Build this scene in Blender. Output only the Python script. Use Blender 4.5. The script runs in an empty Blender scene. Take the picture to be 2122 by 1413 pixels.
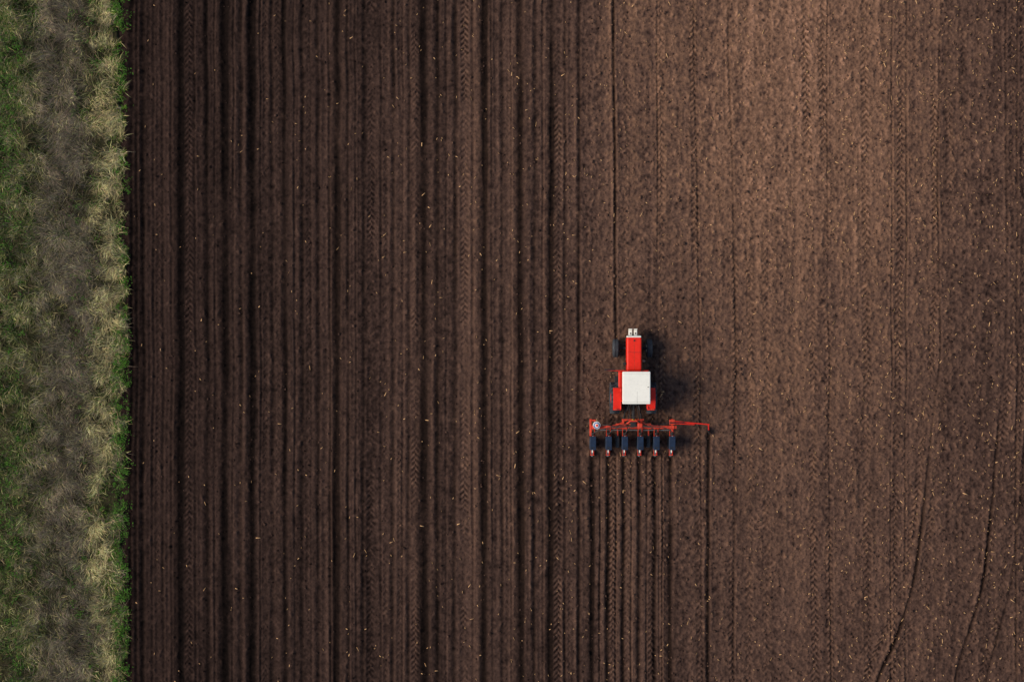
import bpy, bmesh, math, numpy as np
from mathutils import Vector, Matrix
rng = np.random.default_rng(7)
R = math.radians
scene = bpy.context.scene
PXM = 47.0                       # survey scale: plan units per metre
def gx(px): return (px-1061.0)/PXM
def gy(py): return (706.5-py)/PXM
def lin(c):
    c = np.asarray(c, float)/255.0
    return np.where(c <= 0.04045, c/12.92, ((c+0.055)/1.055)**2.4)

# ------------------------------------------------------------------ materials
def new_mat(name):
    m = bpy.data.materials.new(name); m.use_nodes = True
    nt = m.node_tree; return m, nt, nt.nodes, nt.links, nt.nodes['Principled BSDF']
def paint(name, col, rough=0.5, metal=0.0, var=0.25, scale=6.0, dirt=0.25, spec=0.3):
    m, nt, N, L, b = new_mat(name)
    tc = N.new('ShaderNodeTexCoord')
    n = N.new('ShaderNodeTexNoise'); n.inputs['Scale'].default_value = scale; n.inputs['Detail'].default_value = 6
    L.new(tc.outputs['Object'], n.inputs['Vector'])
    r = N.new('ShaderNodeValToRGB')
    c = np.array(col)
    r.color_ramp.elements[0].position = 0.3; r.color_ramp.elements[1].position = 0.7
    r.color_ramp.elements[0].color = (*(c*(1-var)), 1); r.color_ramp.elements[1].color = (*np.minimum(c*(1+var*0.6), 0.9), 1)
    L.new(n.outputs['Fac'], r.inputs['Fac'])
    n2 = N.new('ShaderNodeTexNoise'); n2.inputs['Scale'].default_value = scale*4; n2.inputs['Detail'].default_value = 8
    L.new(tc.outputs['Object'], n2.inputs['Vector'])
    r2 = N.new('ShaderNodeValToRGB'); r2.color_ramp.elements[0].position = 0.52; r2.color_ramp.elements[1].position = 0.75
    r2.color_ramp.elements[0].color = (0, 0, 0, 1); r2.color_ramp.elements[1].color = (dirt, dirt, dirt, 1)
    L.new(n2.outputs['Fac'], r2.inputs['Fac'])
    mx = N.new('ShaderNodeMixRGB'); mx.inputs['Color2'].default_value = (0.09, 0.055, 0.035, 1)
    L.new(r2.outputs['Color'], mx.inputs['Fac']); L.new(r.outputs['Color'], mx.inputs['Color1'])
    L.new(mx.outputs['Color'], b.inputs['Base Color'])
    b.inputs['Roughness'].default_value = rough; b.inputs['Metallic'].default_value = metal
    b.inputs['Specular IOR Level'].default_value = spec
    return m
M_RED = paint('red_paint', (0.80, 0.022, 0.008), 0.45, var=0.12, dirt=0.25)
M_ORG = paint('worn_orange_red_paint', (0.62, 0.05, 0.02), 0.55, var=0.3, scale=9, dirt=0.45)
M_WHT = paint('cream_white_paint', (0.84, 0.80, 0.69), 0.55, var=0.04, scale=3, dirt=0.12)
M_BLK = paint('black_iron', (0.018, 0.018, 0.02), 0.6, var=0.4, dirt=0.35)
M_TYR = paint('tyre_rubber', (0.038, 0.043, 0.050), 0.75, var=0.3, dirt=0.35)
M_NAV = paint('navy_plastic', (0.012, 0.024, 0.050), 0.42, var=0.3, scale=5, dirt=0.2)
M_STL = paint('bare_steel', (0.33, 0.32, 0.31), 0.45, metal=0.6, var=0.3, dirt=0.35)
M_BLU = paint('blue_plastic', (0.04, 0.12, 0.38), 0.45, var=0.1, dirt=0.05)
M_HOS = paint('ribbed_hose', (0.05, 0.04, 0.035), 0.6, var=0.3, dirt=0.3)
M_GLS, _, _, _, _b = new_mat('cab_glass')
_b.inputs['Base Color'].default_value = (0.05, 0.07, 0.08, 1); _b.inputs['Roughness'].default_value = 0.05
_b.inputs['Transmission Weight'].default_value = 0.6; _b.inputs['IOR'].default_value = 1.2

# ------------------------------------------------------------------ mesh helpers
def np_mesh(name, verts, loops, starts, totals, mat=None, smooth=False):
    me = bpy.data.meshes.new(name)
    me.vertices.add(len(verts)); me.vertices.foreach_set('co', np.asarray(verts, np.float32).ravel())
    me.loops.add(len(loops)); me.loops.foreach_set('vertex_index', np.asarray(loops, np.int32))
    me.polygons.add(len(starts)); me.polygons.foreach_set('loop_start', np.asarray(starts, np.int32))
    me.polygons.foreach_set('loop_total', np.asarray(totals, np.int32))
    if smooth: me.polygons.foreach_set('use_smooth', np.ones(len(starts), bool))
    me.update(calc_edges=True)
    if mat: me.materials.append(mat)
    ob = bpy.data.objects.new(name, me); scene.collection.objects.link(ob); return ob
def grid_mesh(name, X, Y, Z, mat):
    ny, nx = X.shape
    v = np.stack([X, Y, Z], -1).reshape(-1, 3)
    i = np.arange(ny*nx).reshape(ny, nx)
    q = np.stack([i[:-1, :-1], i[:-1, 1:], i[1:, 1:], i[1:, :-1]], -1).reshape(-1)
    n = (ny-1)*(nx-1)
    return np_mesh(name, v, q, np.arange(n)*4, np.full(n, 4), mat, True)
def attr(ob, name, arr):
    a = ob.data.attributes.new(name, 'FLOAT', 'POINT'); a.data.foreach_set('value', np.asarray(arr, np.float32).ravel())
def fft_noise(ny, nx, sy, sx, seed):
    r = np.random.default_rng(seed)
    f = np.fft.rfft2(r.standard_normal((ny, nx)))
    ky = np.fft.fftfreq(ny)[:, None]; kx = np.fft.rfftfreq(nx)[None, :]
    f *= np.exp(-2*np.pi**2*((ky*sy)**2+(kx*sx)**2))
    a = np.fft.irfft2(f, s=(ny, nx)); return (a/a.std()).astype(np.float32)

# ------------------------------------------------------------------ ploughed field
dx = 0.029
xd = np.arange(-18.2, 24.6, dx); yd = np.arange(-16.6, 16.6, dx)
nx, ny = len(xd), len(yd)
X, Y = np.meshgrid(xd, yd)
wob = np.interp(yd, np.linspace(-17, 17, 16), rng.normal(0, 0.025, 16))[:, None]
wob2 = fft_noise(ny, nx, 30, 200, 3)*0.012
clod1 = fft_noise(ny, nx, 1.0, 1.0, 11)
clod2 = fft_noise(ny, nx, 2.0, 2.0, 12)
clod3 = fft_noise(ny, nx, 6, 6, 13)
streak = fft_noise(ny, nx, 60, 2.0, 14)
streak2 = fft_noise(ny, nx, 250, 6.0, 15)
streak3 = fft_noise(ny, nx, 400, 14.0, 18)
streak4 = fft_noise(ny, nx, 25, 1.3, 19)
patch = fft_noise(ny, nx, 60, 40, 16)
patch2 = fft_noise(ny, nx, 14, 10, 17)
sown = 1/(1+np.exp(-(gx(1207)-X-wob)/0.04))
newsown = (X > gx(1210)) & (X < gx(1405)) & (Y < gy(948))
Z = np.zeros_like(X); F = np.zeros_like(X); T = np.zeros_like(X)
def cols(a, b): return slice(max(0, np.searchsorted(xd, a)), max(1, np.searchsorted(xd, b)))
def furrow(pts, w, depth, dark, y0=-99, y1=99, berm=0.5, soft=.05):
    p = np.array(pts, float); o = np.argsort(-p[:, 1])
    xc = np.interp(yd, gy(p[o, 1]), gx(p[o, 0]))
    kk = 61; xc = np.convolve(np.pad(xc, kk//2, mode='edge'), np.ones(kk)/kk, 'valid')[:, None]
    s = cols(xc.min()-5*w-0.1, xc.max()+5*w+0.1)
    d = X[:, s]-xc-wob-wob2[:, s]
    m = 1/(1+np.exp(np.clip(-(Y[:, s]-y0)/soft, -50, 50)))/(1+np.exp(np.clip((Y[:, s]-y1)/soft, -50, 50)))
    g = np.exp(-(d/w)**2)*m
    jit = 1+0.17*np.clip(patch[:, s], -1.5, 1.5)+0.15*streak[:, s]+0.12*patch2[:, s]
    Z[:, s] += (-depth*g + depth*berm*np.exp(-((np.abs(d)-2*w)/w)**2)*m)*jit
    F[:, s] = np.maximum(F[:, s], np.clip(dark*g*jit, 0, 1))  # damp furrow soil, with furrow shade painted into the same darkening
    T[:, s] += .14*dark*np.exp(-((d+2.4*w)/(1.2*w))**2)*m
def band(px, w, dark):
    s = cols(gx(px)-3*w, gx(px)+3*w)
    F[:, s] = np.clip(F[:, s]+dark*np.exp(-((X[:, s]-gx(px)-wob)/w)**2)*(1+.3*patch[:, s]), 0, 1)
def track(pts, hw, depth, dark, pitch=0.2, y0=-99, y1=99, light=0.0):
    p = np.array(pts, float); o = np.argsort(-p[:, 1])
    xc = np.interp(yd, gy(p[o, 1]), gx(p[o, 0]))
    kk = 61; xc = np.convolve(np.pad(xc, kk//2, mode='edge'), np.ones(kk)/kk, 'valid')[:, None]
    s = cols(xc.min()-2*hw, xc.max()+2*hw)
    d = X[:, s]-xc-wob-wob2[:, s]
    m = 1/(1+np.exp(np.clip(-(Y[:, s]-y0)/0.05, -50, 50)))/(1+np.exp(np.clip((Y[:, s]-y1)/0.05, -50, 50)))
    m = m/(1+np.exp((np.abs(d)-hw)/0.015))*np.clip(0.75+0.35*patch[:, s]+.25*patch2[:, s]+.12*clod3[:, s], 0.05, 1.3)
    half = np.where(d > 0, 0.5, 0.0)
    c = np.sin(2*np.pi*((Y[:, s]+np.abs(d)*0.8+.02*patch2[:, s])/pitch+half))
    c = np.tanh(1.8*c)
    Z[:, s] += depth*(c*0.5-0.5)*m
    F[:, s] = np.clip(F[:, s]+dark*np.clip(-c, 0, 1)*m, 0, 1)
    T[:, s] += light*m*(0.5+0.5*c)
for px, w, dp, dk in [
    (272,.07,.03,.5),(284,.05,.02,.35),(297,.08,.035,.6),(318,.05,.02,.35),(338,.06,.025,.4),(356,.05,.02,.35),(376,.15,.05,1),(405,.05,.02,.4),
    (430,.10,.035,.65),(446,.04,.02,.3),(467,.16,.055,1),(484,.04,.02,.3),(500,.09,.03,.6),(523,.15,.05,1),(541,.04,.02,.3),(565,.08,.03,.5),(591,.11,.04,.7),
    (611,.04,.02,.3),(627,.08,.03,.6),(645,.04,.015,.25),(660,.08,.03,.55),(684,.05,.03,.6),(699,.15,.05,.95),(722,.06,.03,.6),(738,.04,.02,.3),(754,.07,.03,.6),
    (790,.05,.02,.4),(815,.08,.03,.6),(835,.04,.02,.25),(848,.07,.03,.55),(879,.17,.055,1),(907,.10,.035,.75),(925,.04,.02,.3),(943,.10,.035,.8),(980,.05,.02,.4),
    (1004,.15,.055,1),(1020,.04,.02,.35),(1041,.07,.03,.6),(1060,.04,.02,.3),(1079,.15,.05,1),(1108,.08,.035,.65),(1125,.04,.02,.35),(1142,.12,.045,1),
    (1171,.06,.03,.55),(1200,.07,.035,.7)]:
    lean = rng.uniform(-2, 2)
    furrow([(px+lean, 0), (px-lean, 1413)], w, dp, dk)
for px, w, dk in [(372,.3,.3),(467,.3,.3),(523,.28,.28),(592,.25,.2),(700,.35,.3),(879,.35,.35),(910,.2,.15),(1004,.3,.3),(1079,.3,.25),(1142,.25,.25),(430,.2,.15),(276,.35,.25)]:
    band(px, w, dk)
for px, lt, dk in ((393, .25, .45), (770, .4, .55), (862, .35, .45), (964, .5, .6), (1157, .45, .5)):
    track([(px, 0), (px-1, 1413)], 0.17, 0.032, dk, 0.25, light=lt)
for px in (330, 551, 577, 640, 800, 830, 1050, 1180):
    track([(px, 0), (px-1, 1413)], 0.11, 0.016, 0.22, 0.25, light=0.10)
furrow([(1271, 0), (1277, 700)], .06, .045, 1.0, y0=gy(735))
for px in (1228, 1260.5, 1292.5, 1325, 1357.5, 1389):
    strong = px in (1228, 1389)
    furrow([(px, 945), (px-2, 1413)], .12 if strong else .09, .05, 1. if strong else .85, y1=gy(938))
for px in (1244, 1277, 1309, 1341, 1373):
    furrow([(px, 945), (px-2, 1413)], .035, .025, .4, y1=gy(940))
furrow([(1468.5, 890), (1466, 1413)], .08, .05, 1.0, y1=gy(893))
track([(1270, 850), (1269, 1413)], 0.16, 0.035, 0.5, 0.26, y1=gy(845), light=.25)
track([(1351, 850), (1350, 1413)], 0.16, 0.035, 0.5, 0.26, y1=gy(845), light=.25)
for pts, hw, dp, dk in [
    ([(1297,0),(1300,660)],.15,.018,.25), ([(1369,0),(1374,1413)],.17,.022,.32), ([(1437,0),(1452,1413)],.17,.03,.48),
    ([(1508,0),(1525,640),(1516,1413)],.14,.028,.45), ([(1545,0),(1556,640),(1552,1413)],.16,.02,.28), ([(1590,0),(1588,1413)],.17,.018,.22),
    ([(1668,0),(1684,700),(1690,1413)],.17,.032,.46), ([(1703,0),(1715,700),(1722,1413)],.16,.026,.4), ([(1793,0),(1800,1413)],.18,.024,.38),
    ([(1872,0),(1866,500),(1850,1413)],.17,.03,.46), ([(1935,0),(1940,600),(1905,1010),(1873,1220),(1826,1330),(1786,1413)],.15,.028,.5),
    ([(1965,0),(1972,600),(1952,900),(1927,1110),(1903,1260),(1866,1350),(1838,1413)],.15,.024,.42),
    ([(1995,0),(2002,500),(1985,1413)],.17,.02,.28), ([(2098,0),(2100,700),(2060,1050),(2045,1230),(1985,1413)],.18,.032,.5),
    ([(2122,600),(2112,900),(2098,1100),(2076,1250),(2030,1413)],.16,.026,.42)]:
    track(pts, hw, dp, dk, 0.27, light=.14)
CURV = [(1950,0),(1943,420),(1950,700),(1922,1000),(1897,1200),(1856,1330),(1812,1413)]
CURV2 = [(2085,0),(2088,650),(2062,1000),(2040,1210),(1975,1413)]
furrow(CURV, .045, .015, .4)
furrow(CURV, .09, .035, 1.0, y1=gy(1000), soft=1.2)
furrow(CURV2, .08, .03, .9, y1=gy(900), soft=1.2)
for pts, w, dk in [([(1508,0),(1525,640),(1519,1413)],.05,.45), (CURV2,.05,.4), ([(1437,0),(1450,640),(1456,1413)],.04,.3),
                   ([(2140,700),(2120,1000),(2098,1210),(2040,1413)],.06,.6),
                   ([(1362,0),(1366,1413)],.04,.2), ([(1880,0),(1876,1413)],.045,.3), ([(1715,300),(1722,1413)],.04,.3), ([(1850,0),(1846,1413)],.04,.2),([(2110,0),(2106,1413)],.05,.4)]:
    furrow(pts, w, .02, dk)
sown = np.maximum(sown, newsown*1.0)
Z += clod1*0.006*(1.4-.6*sown) + clod2*0.008*(1.4-.6*sown) + clod3*0.005*(1-0.4*sown)
Z += streak*(0.003+0.003*sown) + streak4*.003 + streak2*0.006*sown + np.maximum(clod2-1.3, 0)*0.022
cx = [262,400,600,800,1000,1205,1215,1400,1600,1750,1900,2122]  # coarse soil tones: dry and moist ground plus painted corner darkening
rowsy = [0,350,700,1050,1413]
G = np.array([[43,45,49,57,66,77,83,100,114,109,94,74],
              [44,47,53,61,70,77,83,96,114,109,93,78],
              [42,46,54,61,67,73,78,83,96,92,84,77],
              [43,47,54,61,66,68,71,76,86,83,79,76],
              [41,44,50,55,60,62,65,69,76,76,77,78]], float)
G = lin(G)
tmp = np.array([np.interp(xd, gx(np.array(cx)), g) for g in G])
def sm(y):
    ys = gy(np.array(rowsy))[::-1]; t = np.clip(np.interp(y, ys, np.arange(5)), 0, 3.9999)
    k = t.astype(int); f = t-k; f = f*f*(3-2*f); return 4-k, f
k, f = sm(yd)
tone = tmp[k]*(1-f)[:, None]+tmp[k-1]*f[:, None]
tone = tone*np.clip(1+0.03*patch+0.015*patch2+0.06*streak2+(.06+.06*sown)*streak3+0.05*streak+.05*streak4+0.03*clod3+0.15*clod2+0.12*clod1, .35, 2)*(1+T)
F = np.clip(F+np.clip(-streak-0.8, 0, 1)*0.12*sown, 0, 1)
def ext(a, m, s):
    o = []; st = s
    p = a
    while abs(p) < 1500: p += m*st; st *= 1.35; o.append(p)
    return np.array(o)
xr = ext(xd[-1], 1, 0.2); yt = ext(yd[-1], 1, 0.2); yb = ext(yd[0], -1, 0.2)[::-1]
XA = np.concatenate([xd, xr]); YA = np.concatenate([yb, yd, yt])
def pad(a): return np.pad(a, ((len(yb), len(yt)), (0, len(xr))), mode='edge')
XX, YY = np.meshgrid(XA, YA)

m, nt, N, L, b = new_mat('tilled_soil')
tc = N.new('ShaderNodeTexCoord')
def A(n): a = N.new('ShaderNodeAttribute'); a.attribute_name = n; return a.outputs['Fac']
def math_(op, a, bb):
    n = N.new('ShaderNodeMath'); n.operation = op
    for i, v in enumerate((a, bb)):
        if isinstance(v, (int, float)): n.inputs[i].default_value = v
        else: L.new(v, n.inputs[i])
    return n.outputs[0]
def noise_(scale, det, rough=0.6, sc=(1, 1, 1)):
    mp = N.new('ShaderNodeMapping'); mp.inputs['Scale'].default_value = sc
    L.new(tc.outputs['Object'], mp.inputs['Vector'])
    n = N.new('ShaderNodeTexNoise'); n.inputs['Scale'].default_value = scale; n.inputs['Detail'].default_value = det
    n.inputs['Roughness'].default_value = rough; L.new(mp.outputs[0], n.inputs['Vector']); return n.outputs['Fac']
def rng_(v, a, bb, c, d):
    n = N.new('ShaderNodeMapRange'); L.new(v, n.inputs[0])
    for i, q in enumerate((a, bb, c, d)): n.inputs[i+1].default_value = q
    return n.outputs[0]
n1 = noise_(20, 8, 0.8); n2 = noise_(0.4, 3); n3 = noise_(4.0, 4, 0.6, (1, 0.05, 1))
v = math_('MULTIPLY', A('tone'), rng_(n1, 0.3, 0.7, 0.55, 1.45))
v = math_('MULTIPLY', v, rng_(n2, 0.3, 0.7, 0.94, 1.06))
v = math_('MULTIPLY', v, rng_(n3, 0.3, 0.7, 0.86, 1.14))
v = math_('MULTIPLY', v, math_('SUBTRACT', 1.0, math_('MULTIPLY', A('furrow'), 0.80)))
v = math_('MULTIPLY', v, 1.14)
hue = N.new('ShaderNodeMixRGB')
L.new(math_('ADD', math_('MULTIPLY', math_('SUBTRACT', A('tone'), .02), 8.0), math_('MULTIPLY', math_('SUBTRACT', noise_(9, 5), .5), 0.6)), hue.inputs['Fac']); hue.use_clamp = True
hue.inputs['Color1'].default_value = (1.0, 0.56, 0.43, 1); hue.inputs['Color2'].default_value = (1.0, 0.53, 0.325, 1)
sc = N.new('ShaderNodeVectorMath'); sc.operation = 'SCALE'
L.new(hue.outputs[0], sc.inputs[0]); L.new(v, sc.inputs['Scale'])
L.new(sc.outputs[0], b.inputs['Base Color'])
b.inputs['Roughness'].default_value = 0.95; b.inputs['Specular IOR Level'].default_value = 0.06
bp = N.new('ShaderNodeBump'); bp.inputs['Strength'].default_value = 0.8; bp.inputs['Distance'].default_value = 0.035
L.new(noise_(18, 8, 0.7), bp.inputs['Height']); L.new(bp.outputs[0], b.inputs['Normal'])
M_SOIL = m
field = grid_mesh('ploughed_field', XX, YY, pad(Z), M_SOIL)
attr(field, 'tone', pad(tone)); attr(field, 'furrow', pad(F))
def field_z(x, y):
    i = np.clip(((x-xd[0])/dx).astype(int), 0, nx-1); j = np.clip(((y-yd[0])/dx).astype(int), 0, ny-1)
    return Z[j, i], tone[j, i]

# ------------------------------------------------------------------ clods of soil
nC = 26000
xs = rng.uniform(-17, 24, nC); ys = rng.uniform(-16, 16, nC)
keep = rng.random(nC) < np.where(xs > gx(1207), 1.0, 0.28)
xs, ys = xs[keep], ys[keep]; nC = len(xs)
bmI = bmesh.new(); bmesh.ops.create_icosphere(bmI, subdivisions=1, radius=1)
iv = np.array([v.co[:] for v in bmI.verts]); it = np.array([[v.index for v in f.verts] for f in bmI.faces]); bmI.free()
rad = 0.014+0.026*rng.random(nC)**2.5+0.03*(rng.random(nC) < .05)
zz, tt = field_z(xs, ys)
V = iv[None]*(1+0.25*rng.standard_normal((nC, len(iv), 1)))*rad[:, None, None]*rng.uniform(.75, 1.25, (nC, 1, 3))
V[..., 0] += xs[:, None]; V[..., 1] += ys[:, None]; V[..., 2] += (zz+rad*.4)[:, None]
fc = (it[None]+(np.arange(nC)*len(iv))[:, None, None]).reshape(-1)
nf = len(fc)//3
cl = np_mesh('soil_clods', V.reshape(-1, 3), fc, np.arange(nf)*3, np.full(nf, 3), M_SOIL)
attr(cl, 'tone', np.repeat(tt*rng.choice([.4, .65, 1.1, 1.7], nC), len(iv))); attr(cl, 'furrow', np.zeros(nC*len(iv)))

# ------------------------------------------------------------------ straw residue
def attr_mat(name, rough=0.8, lo=.8, hi=1.2, scale=9):
    m, nt, N, L, b = new_mat(name)
    a = N.new('ShaderNodeAttribute'); a.attribute_name = 'col'
    t = N.new('ShaderNodeTexCoord'); n = N.new('ShaderNodeTexNoise'); n.inputs['Scale'].default_value = scale; n.inputs['Detail'].default_value = 4
    L.new(t.outputs['Object'], n.inputs['Vector'])
    r = N.new('ShaderNodeMapRange'); L.new(n.outputs['Fac'], r.inputs[0])
    for i, q in enumerate((.3, .7, lo, hi)): r.inputs[i+1].default_value = q
    s = N.new('ShaderNodeVectorMath'); s.operation = 'SCALE'; L.new(a.outputs['Color'], s.inputs[0]); L.new(r.outputs[0], s.inputs['Scale'])
    L.new(s.outputs[0], b.inputs['Base Color']); b.inputs['Roughness'].default_value = rough; b.inputs['Specular IOR Level'].default_value = 0.15
    return m
def col_attr(ob, c):
    c = np.concatenate([c, np.ones((len(c), 1))], 1).astype(np.float32)
    a = ob.data.attributes.new('col', 'FLOAT_COLOR', 'POINT'); a.data.foreach_set('color', c.ravel())
nS = 9000
xs = rng.uniform(-17, 24, nS); ys = rng.uniform(-16, 16, nS)
dens = np.interp(xs, gx(np.array([262, 600, 900, 1200, 1400, 1650, 1700, 1900, 2122])), [.05, .08, .18, .24, .28, .28, .48, .7, .9])
dens = dens*np.clip(1+.5*np.sin(xs*3.1)+.4*np.sin(xs*7.7+1), .2, 2)
kp = rng.random(nS) < dens; xs, ys = xs[kp], ys[kp]; nS = len(xs)
ln = rng.uniform(.015, .055, nS)+.05*(rng.random(nS) < .12); wd = rng.uniform(.007, .016, nS); az = rng.normal(np.pi/2, 1.0, nS)
th = rng.uniform(-.25, .25, nS); zz, _ = field_z(xs, ys)
sg = np.array([[-1, -1, 0], [1, -1, 0], [1, 1, 0], [-1, 1, 0], [-1, -1, 1], [1, -1, 1], [1, 1, 1], [-1, 1, 1]], float)
lx = sg[None, :, 0]*ln[:, None]; ly = sg[None, :, 1]*wd[:, None]; lz = sg[None, :, 2]*.012+lx*th[:, None]
V = np.stack([xs[:, None]+lx*np.cos(az)[:, None]-ly*np.sin(az)[:, None], ys[:, None]+lx*np.sin(az)[:, None]+ly*np.cos(az)[:, None], zz[:, None]+.012+lz], -1)
qf = np.array([[4, 5, 6, 7], [0, 1, 5, 4], [1, 2, 6, 5], [2, 3, 7, 6], [3, 0, 4, 7]])
fc = (qf[None]+(np.arange(nS)*8)[:, None, None]).reshape(-1); nf = len(fc)//4
st = np_mesh('straw_residue', V.reshape(-1, 3), fc, np.arange(nf)*4, np.full(nf, 4), attr_mat('dry_straw'))
base = np.array([.58, .33, .15])[None]*rng.uniform(.4, 1.35, (nS, 1))
col_attr(st, np.repeat(base, 8, 0))

# ------------------------------------------------------------------ grass verge
edge_y = np.arange(-17, 17.01, 0.05)
en = fft_noise(1, len(edge_y), 0, 5, 21)[0]*0.08+fft_noise(1, len(edge_y), 0, 30, 22)[0]*0.10
def edge_x(y): return gx(254)+np.interp(y, edge_y, en)
xg = np.concatenate([-ext(22.9, 1, .5)[::-1], np.linspace(-22.9, -17.1, 110)]); yg = np.concatenate([ext(-17.0, -1, .4)[::-1], np.linspace(-17, 17, 400), ext(17.0, 1, .4)])
XG, YG = np.meshgrid(xg, yg)
ex = edge_x(YG[:, -1])
tnorm = np.clip((XG+22.9)/5.8, 0, 1)
XG = np.where(XG >= -22.9, -22.9+tnorm*(ex[:, None]+22.9), XG)
hn = fft_noise(*XG.shape, 4, 4, 23)
ZG = 0.06+0.03*hn+0.06*np.clip((ex[:, None]-XG)/1.0, 0, 1)
ZG[:, -1] = -0.05
m, nt, N, L, b = new_mat('verge_turf')
tc = N.new('ShaderNodeTexCoord')
n = N.new('ShaderNodeTexNoise'); n.inputs['Scale'].default_value = 2.2; n.inputs['Detail'].default_value = 10; n.inputs['Roughness'].default_value = .7
L.new(tc.outputs['Object'], n.inputs['Vector'])
r = N.new('ShaderNodeValToRGB'); L.new(n.outputs['Fac'], r.inputs['Fac'])
r.color_ramp.elements[0].position = .35; r.color_ramp.elements[0].color = (.012, .014, .006, 1)
r.color_ramp.elements[1].position = .68; r.color_ramp.elements[1].color = (.055, .045, .023, 1)
L.new(r.outputs[0], b.inputs['Base Color']); b.inputs['Roughness'].default_value = 1; b.inputs['Specular IOR Level'].default_value = 0
grid_mesh('grass_verge', XG, YG, ZG, m)

cn_w, cn_h = 160, 700
cl1 = fft_noise(cn_h, cn_w, 9, 5, 31); cl2 = fft_noise(cn_h, cn_w, 2.2, 2.2, 32); cl3 = fft_noise(cn_h, cn_w, 22, 8, 33); cl4 = fft_noise(cn_h, cn_w, 4.0, 4.0, 34); cl5 = fft_noise(cn_h, cn_w, 2.6, 2.6, 35)
def smp(a, x, y):
    i = np.clip(((x+26)/9*cn_w).astype(int), 0, cn_w-1); j = np.clip(((y+17.2)/34.4*cn_h).astype(int), 0, cn_h-1); return a[j, i]
nB = 420000
bx = rng.uniform(-25.0, -16.9, nB); by = rng.uniform(-17, 17, nB)
e = edge_x(by); u = (bx-e)*PXM
a1, a2, a3, a4, a5 = [smp(q, bx, by) for q in (cl1, cl2, cl3, cl4, cl5)]
kp = (u < 2+5*a2) & (rng.random(nB) < np.clip(.68+.26*a4+.15*a2, .10, 1))
bx, by, u, a1, a2, a3, a4, a5 = [q[kp] for q in (bx, by, u, a1, a2, a3, a4, a5)]; nB = len(bx)
uu = u+8*a3+7*a1+5*a4+rng.normal(0, 6, nB)
gedge = np.interp(by, gy(np.array([1413, 1150, 1000, 700, 450, 300, 0])), [.9, 1.0, .7, .5, .6, .95, 1.2])
wG = np.exp(-((uu+4)/12)**2)*1.4*gedge*np.clip(1+.4*a5, .1, 2) + 0.6*np.exp(-((uu+30)/30)**2)*gedge*np.clip(.9+.5*a5, 0, 2)
wS = np.exp(-((uu+30)/20)**2)*1.15*np.clip(1-.3*a5+.15*a4, .25, 2)+.07
wD = np.exp(-((uu+118)/50)**2)*1.05+.16
wK = 1/(1+np.exp((uu+188)/20))*1.3*np.clip(1+.7*a1, .15, 2.2)+.5*(a1 > 1.1)+.10+.6*(a3 > 1.2)*(uu < -60)
wL = (1/(1+np.exp((uu+165)/25)))*.7+.26+.35*np.exp(-((uu+45)/25)**2)
W = np.stack([wG, wS, wD, wK, wL], 1); W /= W.sum(1, keepdims=True); cw = W.cumsum(1)
sp = (rng.random((nB, 1)) > cw).sum(1).clip(0, 4)
C = np.array([[.12, .20, .020], [.42, .345, .155], [.15, .118, .078], [.038, .088, .010], [.14, .135, .045]])[sp]
C = C*rng.uniform(.35, 1.5, (nB, 1))*np.clip(1+.2*a2+.24*a4, .35, 1.8)[:, None]*rng.uniform(.88, 1.12, (nB, 3))
C = np.clip(C, .004, .75)
Ln = np.array([.16, .36, .40, .15, .27])[sp]*rng.uniform(.5, 1.4, nB)
Wd = np.array([.016, .014, .011, .024, .014])[sp]*rng.uniform(.7, 1.4, nB)
lean = np.clip(np.array([.8, 1.0, 1.05, .9, .9])[sp]*rng.uniform(.5, 1.25, nB), .1, 1.3)
az = rng.uniform(0, 2*np.pi, nB)
taz = a1*0.9+a4*.9+np.pi*1.08
mixd = rng.random(nB) < np.array([.4, .75, .7, .1, .5])[sp]
az = np.where(mixd, taz+rng.normal(0, .45, nB), az)
dxy = np.stack([np.cos(az), np.sin(az)], 1); pr = np.stack([-dxy[:, 1], dxy[:, 0]], 1)
bz = 0.05+.05*np.clip(-u/40, 0, 1)
P = []
for t, wf in ((0, 1.0), (.5, .9), (1.0, 0)):
    c = np.stack([bx, by], 1)+dxy*(Ln*lean*t**1.3*.95)[:, None]
    z = bz+Ln*(t*1.0-.62*lean*t*t)
    if wf > 0:
        for s in (-1, 1): P.append(np.concatenate([c+pr*(Wd*wf*s)[:, None]*.5, z[:, None]], 1))
    else: P.append(np.concatenate([c, z[:, None]], 1))
V = np.stack(P, 1)
base = (np.arange(nB)*5)[:, None]
lp = (np.array([0, 1, 3, 2, 2, 3, 4])[None]+base).reshape(-1)
stt = (np.array([0, 4])[None]+(np.arange(nB)*7)[:, None]).reshape(-1); tot = np.tile([4, 3], nB)
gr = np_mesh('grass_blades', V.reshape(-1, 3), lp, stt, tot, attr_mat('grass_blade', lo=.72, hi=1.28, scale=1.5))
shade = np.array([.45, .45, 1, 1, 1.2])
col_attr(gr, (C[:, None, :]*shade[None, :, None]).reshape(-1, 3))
nW = 1300
wx = np.concatenate([gx(rng.uniform(-10, 50, 620)), gx(rng.uniform(150, 215, 220)), gx(rng.uniform(238, 268, 460))]); wy = rng.uniform(-16.5, 16.5, nW)
kp = (smp(cl3, wx, wy) > .1) | (rng.random(nW) < .25); wx, wy = wx[kp], wy[kp]; nW = len(wx)
q = 22; sz = rng.uniform(.04, .15, nW)
cxy = np.repeat(np.stack([wx, wy], 1), q, 0)+rng.normal(0, 1, (nW*q, 2))*np.repeat(sz, q)[:, None]
cz = .10+rng.random(nW*q)*.2; a = rng.uniform(0, 2*np.pi, nW*q); l = rng.uniform(.02, .05, nW*q); w = l*.4; ti = rng.uniform(-.4, .4, nW*q)
d = np.stack([np.cos(a), np.sin(a)], 1); p = np.stack([-d[:, 1], d[:, 0]], 1)
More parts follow.
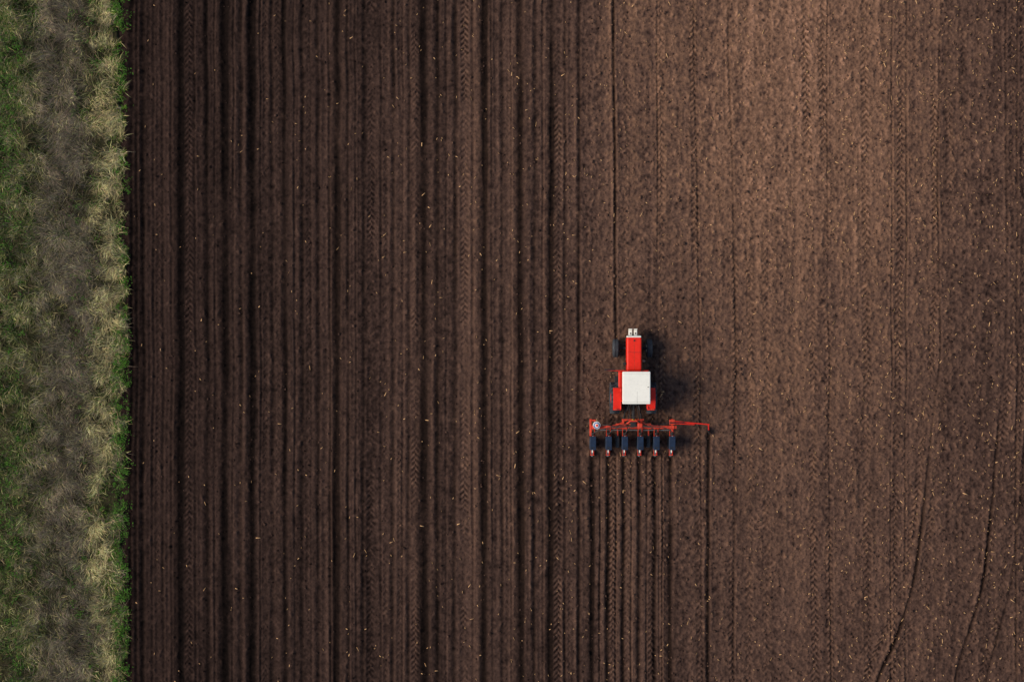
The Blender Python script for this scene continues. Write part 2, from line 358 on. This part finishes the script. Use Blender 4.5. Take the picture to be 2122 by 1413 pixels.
V = np.stack([np.concatenate([cxy+d*(l*k1)[:, None]+p*(w*k2)[:, None], (cz+ti*l*k1)[:, None]], 1) for k1, k2 in ((-1, 0), (0, -1), (1, 0), (0, 1))], 1)
n4 = nW*q
wd_ = np_mesh('broadleaf_weeds', V.reshape(-1, 3), np.arange(n4*4), np.arange(n4)*4, np.full(n4, 4), attr_mat('weed_leaf', lo=.8, hi=1.2))
col_attr(wd_, np.repeat(np.array([[.05, .13, .012]])*rng.uniform(.35, 1.4, (n4, 1))*rng.uniform(.85, 1.15, (n4, 3)), 4, 0))

# ------------------------------------------------------------------ part helpers
def finish(bm, name, mat, parent, smooth=False):
    me = bpy.data.meshes.new(name); bm.normal_update(); bm.to_mesh(me); bm.free()
    if mat: me.materials.append(mat)
    if smooth:
        for p_ in me.polygons: p_.use_smooth = True
    o = bpy.data.objects.new(name, me); scene.collection.objects.link(o); o.parent = parent; return o
def box(name, lo, hi, mat, parent, bevel=.01, rot=None, taper=None, seg=2):
    bm = bmesh.new(); bmesh.ops.create_cube(bm, size=1)
    c = (Vector(lo)+Vector(hi))/2; s = Vector(hi)-Vector(lo)
    for v_ in bm.verts:
        if taper and v_.co.z > 0: v_.co.x *= taper[0]; v_.co.y *= taper[1]
        v_.co = Vector((v_.co.x*s.x, v_.co.y*s.y, v_.co.z*s.z))
    if bevel: bmesh.ops.bevel(bm, geom=bm.edges[:]+bm.verts[:], offset=min(bevel, min(s)*.45), segments=seg, affect='EDGES', profile=.5)
    mt = Matrix.Translation(c)
    if rot: mt = mt @ Matrix.Rotation(rot[0], 4, 'X') @ Matrix.Rotation(rot[1], 4, 'Y') @ Matrix.Rotation(rot[2], 4, 'Z')
    bm.transform(mt); return finish(bm, name, mat, parent)
def rod(name, a, bb, r, mat, parent, r2=None, seg=14, square=False):
    a, bb = Vector(a), Vector(bb); d = bb-a
    bm = bmesh.new(); bmesh.ops.create_cone(bm, cap_ends=True, segments=4 if square else seg, radius1=r, radius2=r if r2 is None else r2, depth=d.length)
    if square: bm.transform(Matrix.Rotation(math.pi/4, 4, 'Z'))
    q_ = d.to_track_quat('Z', 'Y').to_matrix().to_4x4()
    bm.transform(Matrix.Translation((a+bb)/2) @ q_); return finish(bm, name, mat, parent)
def hose(name, pts, r, mat, parent):
    cu = bpy.data.curves.new(name, 'CURVE'); cu.dimensions = '3D'; cu.bevel_depth = r; cu.bevel_resolution = 3
    s = cu.splines.new('NURBS'); s.points.add(len(pts)-1)
    for i, p_ in enumerate(pts): s.points[i].co = (*p_, 1)
    s.use_endpoint_u = True; s.order_u = 3; cu.materials.append(mat)
    o = bpy.data.objects.new(name, cu); scene.collection.objects.link(o); o.parent = parent; return o
def lathe_x(name, prof, c, mat, parent, seg=48, smooth=True):
    bm = bmesh.new(); rings = []
    for i in range(seg):
        t = 2*math.pi*i/seg
        rings.append([bm.verts.new((c[0]+x_, c[1]+r_*math.cos(t), c[2]+r_*math.sin(t))) for x_, r_ in prof])
    for i in range(seg):
        A_, B_ = rings[i], rings[(i+1) % seg]
        for j in range(len(prof)-1): bm.faces.new((A_[j], A_[j+1], B_[j+1], B_[j]))
    bmesh.ops.recalc_face_normals(bm, faces=bm.faces[:])
    return finish(bm, name, mat, parent, smooth)
def wheel(tag, c, Rr, w, parent, rimcol, lugs=22, lugh=.03, rimr=.55, rib=False):
    h = w/2; r0 = Rr-lugh
    lathe_x(tag+'_tyre', [(-h*.75, Rr*rimr), (-h*.98, Rr*(rimr+.12)), (-h, Rr*.82), (-h*.92, r0*.95), (-h*.72, r0*.99), (0, r0), (h*.72, r0*.99), (h*.92, r0*.95), (h, Rr*.82), (h*.98, Rr*(rimr+.12)), (h*.75, Rr*rimr)], c, M_TYR, parent)
    lathe_x(tag+'_rim', [(-h*.74, Rr*(rimr+.01)), (-h*.6, Rr*rimr*.93), (-h*.2, Rr*rimr*.9), (-h*.15, Rr*.2), (-h*.4, Rr*.17), (-h*.4, 0.001), (h*.4, 0.001), (h*.4, Rr*.17), (h*.15, Rr*.2), (h*.2, Rr*rimr*.9), (h*.6, Rr*rimr*.93), (h*.74, Rr*(rimr+.01))], c, rimcol, parent, 32)
    bm = bmesh.new()
    for i in range(lugs):
        for s in (-1, 1):
            t = 2*math.pi*(i+(.5 if s > 0 else 0))/lugs
            g = bmesh.ops.create_cube(bm, size=1)['verts']
            if rib: mt = Matrix.Diagonal((w*.16, 2*math.pi*Rr/lugs*.8, lugh*1.6, 1)); off = s*h*.45
            else: mt = Matrix.Rotation(-s*.6, 4, 'Z') @ Matrix.Diagonal((h*1.12, w*.12, lugh*2, 1)); off = s*h*.5
            mt = Matrix.Translation((off, 0, r0+lugh*.1)) @ mt
            mt = Matrix.Translation(c) @ Matrix.Rotation(t, 4, 'X') @ mt
            bmesh.ops.transform(bm, matrix=mt, verts=g)
    finish(bm, tag+'_lugs', M_TYR, parent)
def arc_panel(name, c, x0, x1, r, a0, a1, th, mat, parent, n=14, flat=None):
    bm = bmesh.new(); prev = None
    for i in range(n+1):
        t = R(a0+(a1-a0)*i/n); y_, z_ = math.cos(t), math.sin(t)
        ro = r; vs = []
        for rr, xx in ((ro, x0), (ro, x1), (ro-th, x1), (ro-th, x0)):
            zz_ = c[2]+rr*z_
            if flat: zz_ = min(zz_, flat-(ro-rr))
            vs.append(bm.verts.new((xx, c[1]+rr*y_, zz_)))
        if prev:
            for j in range(4): bm.faces.new((prev[j], prev[(j+1) % 4], vs[(j+1) % 4], vs[j]))
        else: bm.faces.new(vs)
        prev = vs
    bm.faces.new(prev[::-1]); bmesh.ops.recalc_face_normals(bm, faces=bm.faces[:])
    bmesh.ops.bevel(bm, geom=bm.edges[:], offset=.008, segments=1, affect='EDGES')
    return finish(bm, name, mat, parent)

# ------------------------------------------------------------------ tractor
T_ = bpy.data.objects.new('tractor', None); scene.collection.objects.link(T_); T_.location = (5.27, -2.48, 0)
for s, n_ in ((-1, 'left'), (1, 'right')):
    wheel('rear_wheel_'+n_, (s*.80, 0, .66), .68, .38, T_, M_RED, 20, .04)
    wheel('front_wheel_'+n_, (s*.73, 2.165, .40), .41, .25, T_, M_STL, 26, .016, rib=True)
    arc_panel('fender_'+n_, (0, 0, .66), *sorted((s*.56, s*.91)), .79, 54, 130, .03, M_RED, T_, flat=1.42)
    box('fender_side_'+n_, (min(s*.56, s*.60), -.45, .95), (max(s*.56, s*.60), .42, 1.395), M_RED, T_)
    box('fender_lamp_'+n_, (s*.80-.06, -.50, 1.36), (s*.80+.06, -.44, 1.42), M_ORG, T_)
    box('cab_step_'+n_, (s*.67-.12, .55, .55), (s*.67+.12, .95, .60), M_BLK, T_)
    box('cab_sill_'+n_, (min(s*.44, s*.66), .30, .95), (max(s*.44, s*.66), 1.22, 1.15), M_RED, T_, .03)
    box('cab_pillar_front_'+n_, (s*.56-.03, 1.09, 1.1), (s*.56+.03, 1.15, 2.52), M_RED, T_)
    box('cab_pillar_rear_'+n_, (s*.54-.03, -.12, 1.3), (s*.54+.03, -.06, 2.52), M_RED, T_)
    box('cab_side_glass_'+n_, (s*.56-.005, -.05, 1.4), (s*.56+.005, 1.08, 2.5), M_GLS, T_, 0)
    rod('lower_link_'+n_, (s*.28, -.25, .5), (s*.40, -1.0, .55), .032, M_BLK, T_)
    rod('lift_rod_'+n_, (s*.26, -.48, 1.02), (s*.35, -.68, .53), .022, M_BLK, T_)
    rod('lift_arm_'+n_, (s*.2, -.22, 1.05), (s*.27, -.52, 1.03), .035, M_BLK, T_)
    box('headlight_'+n_, (s*.2-.07, 2.70, 1.05), (s*.2+.07, 2.73, 1.18), M_STL, T_)
    rod('king_pin_'+n_, (s*.56, 2.165, .3), (s*.56, 2.165, .62), .045, M_BLK, T_)
    rod('drag_link_'+n_, (s*.55, 2.32, .5), (s*.1, 2.36, .5), .02, M_BLK, T_)
    rod('axle_beam_'+n_, (0, 2.165, .5), (s*.62, 2.165, .46), .06, M_BLK, T_)
rod('rear_axle', (-.68, 0, .66), (.68, 0, .66), .13, M_RED, T_)
box('gearbox', (-.22, -.3, .45), (.22, 1.3, .98), M_BLK, T_, .05)
box('engine_block', (-.22, 1.2, .5), (.22, 2.55, 1.0), M_BLK, T_, .04)
box('front_bolster', (-.17, 2.05, .48), (.17, 2.80, .72), M_BLK, T_, .03)
box('hood', (-.335, 1.20, .95), (.335, 2.64, 1.36), M_RED, T_, .07, taper=(.95, 1), seg=4)
box('hood_seam', (-.285, 1.985, 1.33), (.285, 1.997, 1.363), M_BLK, T_, 0)
box('hood_hinge_strip', (-.008, 1.24, 1.34), (.008, 2.60, 1.3645), M_ORG, T_, 0)
box('grille_surround', (-.30, 2.63, .78), (.30, 2.70, 1.345), M_WHT, T_, .02)
box('grille', (-.24, 2.695, .84), (.24, 2.706, 1.28), M_BLK, T_, 0)
rod('radiator_cap', (.0, 2.5, 1.34), (.0, 2.5, 1.39), .035, M_BLK, T_)
for s in (-1, 1):
    xw = -.01+s*.108
    box('weight_bracket', (xw-.07, 2.70, .56), (xw+.07, 2.96, .90), M_WHT, T_, .015)
    box('weight_slot', (xw-.03, 2.78, .86), (xw+.03, 2.84, .905), M_BLK, T_, 0)
    box('weight_lip', (xw-.07, 2.965, .56), (xw+.07, 3.01, .98), M_WHT, T_, .01)
rod('exhaust_pipe', (.40, 1.62, .9), (.40, 1.62, 1.95), .028, M_BLK, T_)
rod('exhaust_muffler', (.40, 1.62, 1.15), (.40, 1.62, 1.6), .055, M_BLK, T_)
rod('air_cleaner', (-.40, 1.50, .9), (-.40, 1.50, 1.3), .06, M_BLK, T_)
box('cab_floor', (-.60, -.1, .90), (.60, 1.15, .949), M_BLK, T_)
box('dash', (-.30, 1.02, .952), (.30, 1.19, 1.38), M_RED, T_, .03)
box('windscreen', (-.53, 1.115, 1.2), (.53, 1.125, 2.5), M_GLS, T_, 0)
box('windscreen_frame', (-.60, 1.16, 1.12), (.60, 1.21, 1.20), M_RED, T_, .01)
box('rear_window', (-.50, -.095, 1.45), (.50, -.085, 2.5), M_GLS, T_, 0)
box('rear_panel', (-.52, -.12, .96), (.52, -.06, 1.44), M_RED, T_)
box('seat_cushion', (-.24, .08, 1.15), (.24, .50, 1.28), M_BLK, T_, .04)
box('seat_back', (-.24, .0, 1.25), (.24, .09, 1.72), M_BLK, T_, .04)
rod('steering_column', (0, 1.05, 1.3), (0, .80, 1.58), .02, M_BLK, T_)
rod('steering_wheel', (0, .80, 1.575), (0, .79, 1.59), .19, M_BLK, T_, seg=24)
box('cab_roof', (-.61, -.18, 2.50), (.57, 1.19, 2.62), M_WHT, T_, .035, seg=3)
M_SEAM = paint('roof_seam_grey', (.35, .33, .29), .7, var=.2)
box('roof_rim', (-.595, -.165, 2.46), (.555, 1.175, 2.499), M_BLK, T_, .01)
box('roof_seam', (.004, -.15, 2.615), (.012, .35, 2.6225), M_SEAM, T_, 0)
box('roof_seam_cross', (-.58, -.105, 2.615), (.54, -.096, 2.6225), M_SEAM, T_, 0)
box('roof_seam_cross', (-.58, 1.10, 2.615), (.54, 1.108, 2.6225), M_SEAM, T_, 0)
box('roof_vent', (.44, .52, 2.615), (.50, .56, 2.64), M_SEAM, T_, .005)
rod('mirror_arm', (-.58, 1.20, 1.85), (-1.28, 1.24, 1.85), .018, M_RED, T_)
rod('mirror_arm_brace', (-.58, 1.16, 1.6), (-1.0, 1.22, 1.84), .012, M_BLK, T_)
box('mirror', (-1.32, 1.225, 1.68), (-.86, 1.28, 1.94), M_BLK, T_, .02)
rod('mirror_arm_right', (.56, 1.18, 1.9), (.66, 1.22, 1.9), .014, M_BLK, T_)
box('hydraulic_block', (-.16, -.30, .98), (.16, -.13, 1.18), M_BLK, T_, .03)
rod('top_link', (.02, -.25, .95), (.02, -.95, 1.0), .03, M_BLK, T_)
rod('pto_shaft', (0, -.28, .62), (0, -1.15, .62), .045, M_BLK, T_)
hose('hydraulic_hose_1', [(-.1, -.2, 1.12), (-.22, -.45, 1.3), (-.2, -.8, 1.15), (-.3, -1.1, .95)], .014, M_BLK, T_)
hose('hydraulic_hose_2', [(.1, -.2, 1.12), (.16, -.5, 1.35), (.25, -.85, 1.1), (.3, -1.15, .95)], .014, M_BLK, T_)
rod('drawbar', (-.02, -.2, .42), (-.02, -.62, .42), .04, M_BLK, T_, square=True)

# ------------------------------------------------------------------ seed planter
S_ = bpy.data.objects.new('seed_planter', None); scene.collection.objects.link(S_); S_.location = (5.24, -3.75, 0)
box('toolbar', (-1.80, -.065, .69), (1.92, .065, .82), M_ORG, S_, .012)
for s in (-1, 1):
    rod('tower_leg', (s*.42, .05, .80), (s*.12+.02, .30, 1.12), .035, M_ORG, S_, square=True)
    rod('tower_brace', (s*.85, .0, .84), (s*.30, .30, .80), .03, M_ORG, S_, square=True)
    box('hitch_plate', (s*.40-.03, .06, .45), (s*.40+.03, .34, .85), M_ORG, S_, .01)
    rod('bar_diag', (s*1.15, -.02, .86), (s*.62, .16, .86), .022, M_ORG, S_, square=True)
box('tower_cross', (-.46, .29, .76), (.50, .36, .84), M_ORG, S_, .01)
box('tower_head', (-.14, .26, 1.05), (.18, .32, 1.16), M_ORG, S_, .01)
box('front_beam', (-.72, .12, .83), (.80, .17, .89), M_ORG, S_, .01)
box('gearbox_guard', (-.10, .08, .84), (.14, .26, 1.02), M_BLK, S_, .02)
box('vacuum_fan', (.20, -.02, .83), (.42, .2, 1.05), M_ORG, S_, .04)
M_YEL = paint('yellow_label', (.7, .42, .04), .5, var=.05, dirt=.1)
box('warning_label', (.20, .372, .80), (.34, .375, .835), M_YEL, S_, 0)
box('warning_label_top', (-.04, .30, .842), (.12, .35, .846), M_YEL, S_, 0)
box('end_bracket_left', (-1.86, -.38, .66), (-1.77, .36, .76), M_ORG, S_, .01)
box('end_bracket_left_front', (-1.86, .26, .77), (-1.60, .34, .86), M_ORG, S_, .01)
rod('folded_marker', (-1.81, .3, .85), (-1.80, -.05, 1.25), .025, M_ORG, S_, square=True)
box('end_bracket_right', (1.70, -.36, .66), (1.78, .36, .76), M_ORG, S_, .01)
box('marker_pivot', (1.60, .12, .77), (1.84, .34, .88), M_ORG, S_, .015)
rod('marker_arm_front', (1.70, .27, .86), (3.38, .10, .50), .034, M_RED, S_, square=True)
rod('marker_arm_back', (1.75, .17, .86), (2.72, .11, .64), .028, M_RED, S_, square=True)
for i in range(4):
    rod('marker_lattice', (1.95+.22*i, .25-.023*i, .81-.05*i), (1.97+.22*i, .155-.012*i, .81-.05*i), .013, M_ORG, S_)
rod('marker_cylinder', (1.62, .20, .95), (2.25, .2, .78), .028, M_BLK, S_)
rod('marker_arm_tip', (3.34, .12, .52), (3.38, -.16, .32), .03, M_RED, S_, square=True)
rod('marker_disc', (3.37, -.2, .19), (3.385, -.195, .19), .17, M_BLK, S_, seg=28)
rod('fan_housing', (-1.57, .10, .83), (-1.57, .10, 1.06), .16, M_WHT, S_, seg=32)
rod('fan_ring', (-1.57, .10, 1.06), (-1.57, .10, 1.085), .13, M_BLU, S_, seg=32)
rod('fan_cap', (-1.57, .10, 1.085), (-1.57, .10, 1.12), .09, M_WHT, S_, seg=24)
rod('fan_hub', (-1.57, .10, 1.12), (-1.57, .10, 1.15), .05, M_RED, S_, seg=20)
for xc_ in (-.62, .73):
    wheel('carrying_wheel', (xc_, -.62, .31), .31, .17, S_, M_STL, 20, .012, rib=True)
    box('wheel_leg', (xc_-.03, -.60, .40), (xc_+.03, -.04, .50), M_ORG, S_, .01)
xsu = [(i-2.5)*.688 for i in range(6)]
for i, xu in enumerate(xsu):
    jx = rng.uniform(-.008, .008)
    xu += jx
    u_ = 'seed_unit_%d_' % (i+1)
    for s in (-1, 1):
        rod(u_+'parallel_arm', (xu+s*.085, -.05, .72), (xu+s*.085, -.42, .60), .018, M_ORG, S_, square=True)
        rod(u_+'rear_fork', (xu+s*.085, -.92, .48), (xu+s*.06, -1.24, .33), .016, M_ORG, S_, square=True)
        rod(u_+'opener_disc', (xu+s*.02, -.62, .17), (xu+s*.03, -.62, .17), .19, M_STL, S_, seg=26)
        rod(u_+'gauge_wheel', (xu+s*.07, -.76, .20), (xu+s*.115, -.76, .20), .20, M_TYR, S_, seg=26)
    box(u_+'mount', (xu-.10, -.075, .62), (xu+.10, .075, .86), M_ORG, S_, .012)
    box(u_+'frame', (xu-.07, -1.0, .42), (xu+.07, -.36, .56), M_ORG, S_, .015)
    box(u_+'hopper', (xu-.12, -.96, .575), (xu+.12, -.40, .90), M_NAV, S_, .02, taper=(1.06, 1.03))
    box(u_+'hopper_lid', (xu-.135, -.98, .902), (xu+.135, -.385, .95), M_NAV, S_, .02, seg=3)
    box(u_+'lid_rib', (xu-.07, -.90, .951), (xu+.07, -.86, .963), M_BLK, S_, 0)
    box(u_+'lid_latch', (xu-.02, -.39, .86), (xu+.02, -.36, .97), M_STL, S_, .005)
    box(u_+'seed_meter', (xu-.06, -.36, .60), (xu+.07, -.22, .80), M_BLK, S_, .03)
    rod(u_+'press_wheel', (xu-.035, -1.17, .16), (xu+.035, -1.17, .16), .16, M_STL, S_, seg=26)
    box(u_+'rear_cross', (xu-.09, -1.26, .33), (xu+.09, -1.22, .38), M_ORG, S_, .008)
    box(u_+'depth_quadrant', (xu-.02, -1.12, .48), (xu+.02, -.99, .62), M_WHT, S_, .006)
    rod(u_+'depth_handle', (xu+.03, -1.0, .55), (xu+.04, -1.2, .68), .012, M_RED, S_)
    rod(u_+'chain_case', (xu+.1, -.1, .68), (xu+.1, -.4, .55), .022, M_BLK, S_)
    hose(u_+'vacuum_hose', [(xu+.04, -.28, .8), (xu+.04, -.2, 1.0), (xu*.75+.08, -.02+.03*(i % 2), 1.02), (xu*.4+.18, .04, 1.02), (.30, .08, .98)], .020, M_HOS, S_)
hose('supply_hose_left', [(-1.42, .08, .95), (-1.15, .14, 1.05), (-.8, .02, 1.0), (-.45, .12, 1.0), (-.1, .2, .95)], .018, M_HOS, S_)
hose('supply_hose_right', [(.4, .2, .95), (.8, .1, 1.05), (1.2, .12, .95), (1.6, .22, .95)], .012, M_BLK, S_)
rod('drive_shaft', (-1.6, -.14, .58), (1.7, -.14, .58), .016, M_STL, S_)

# ------------------------------------------------------------------ light, sky, camera
EL = 42
w = bpy.data.worlds.new('World'); scene.world = w; w.use_nodes = True
sky = w.node_tree.nodes.new('ShaderNodeTexSky'); sky.sky_type = 'NISHITA'; sky.sun_disc = False
sky.sun_elevation = R(EL); sky.sun_rotation = R(-90)
bg = w.node_tree.nodes['Background']; bg.inputs['Strength'].default_value = 0.13
w.node_tree.links.new(sky.outputs[0], bg.inputs['Color'])
sl = bpy.data.lights.new('sun', 'SUN'); sl.energy = 3.3; sl.angle = R(27); sl.color = (1.0, .90, .76)
so = bpy.data.objects.new('sun', sl); scene.collection.objects.link(so); so.rotation_euler = (0, -R(90-EL), R(0))
cam = bpy.data.cameras.new('camera'); cam.sensor_width = 36; cam.lens = 36*60/(2122/PXM); cam.clip_end = 5000
co = bpy.data.objects.new('camera', cam); scene.collection.objects.link(co); co.location = (0, 0, 60)
scene.camera = co
scene.view_settings.view_transform = 'Standard'; scene.view_settings.look = 'None'; scene.view_settings.exposure = 0
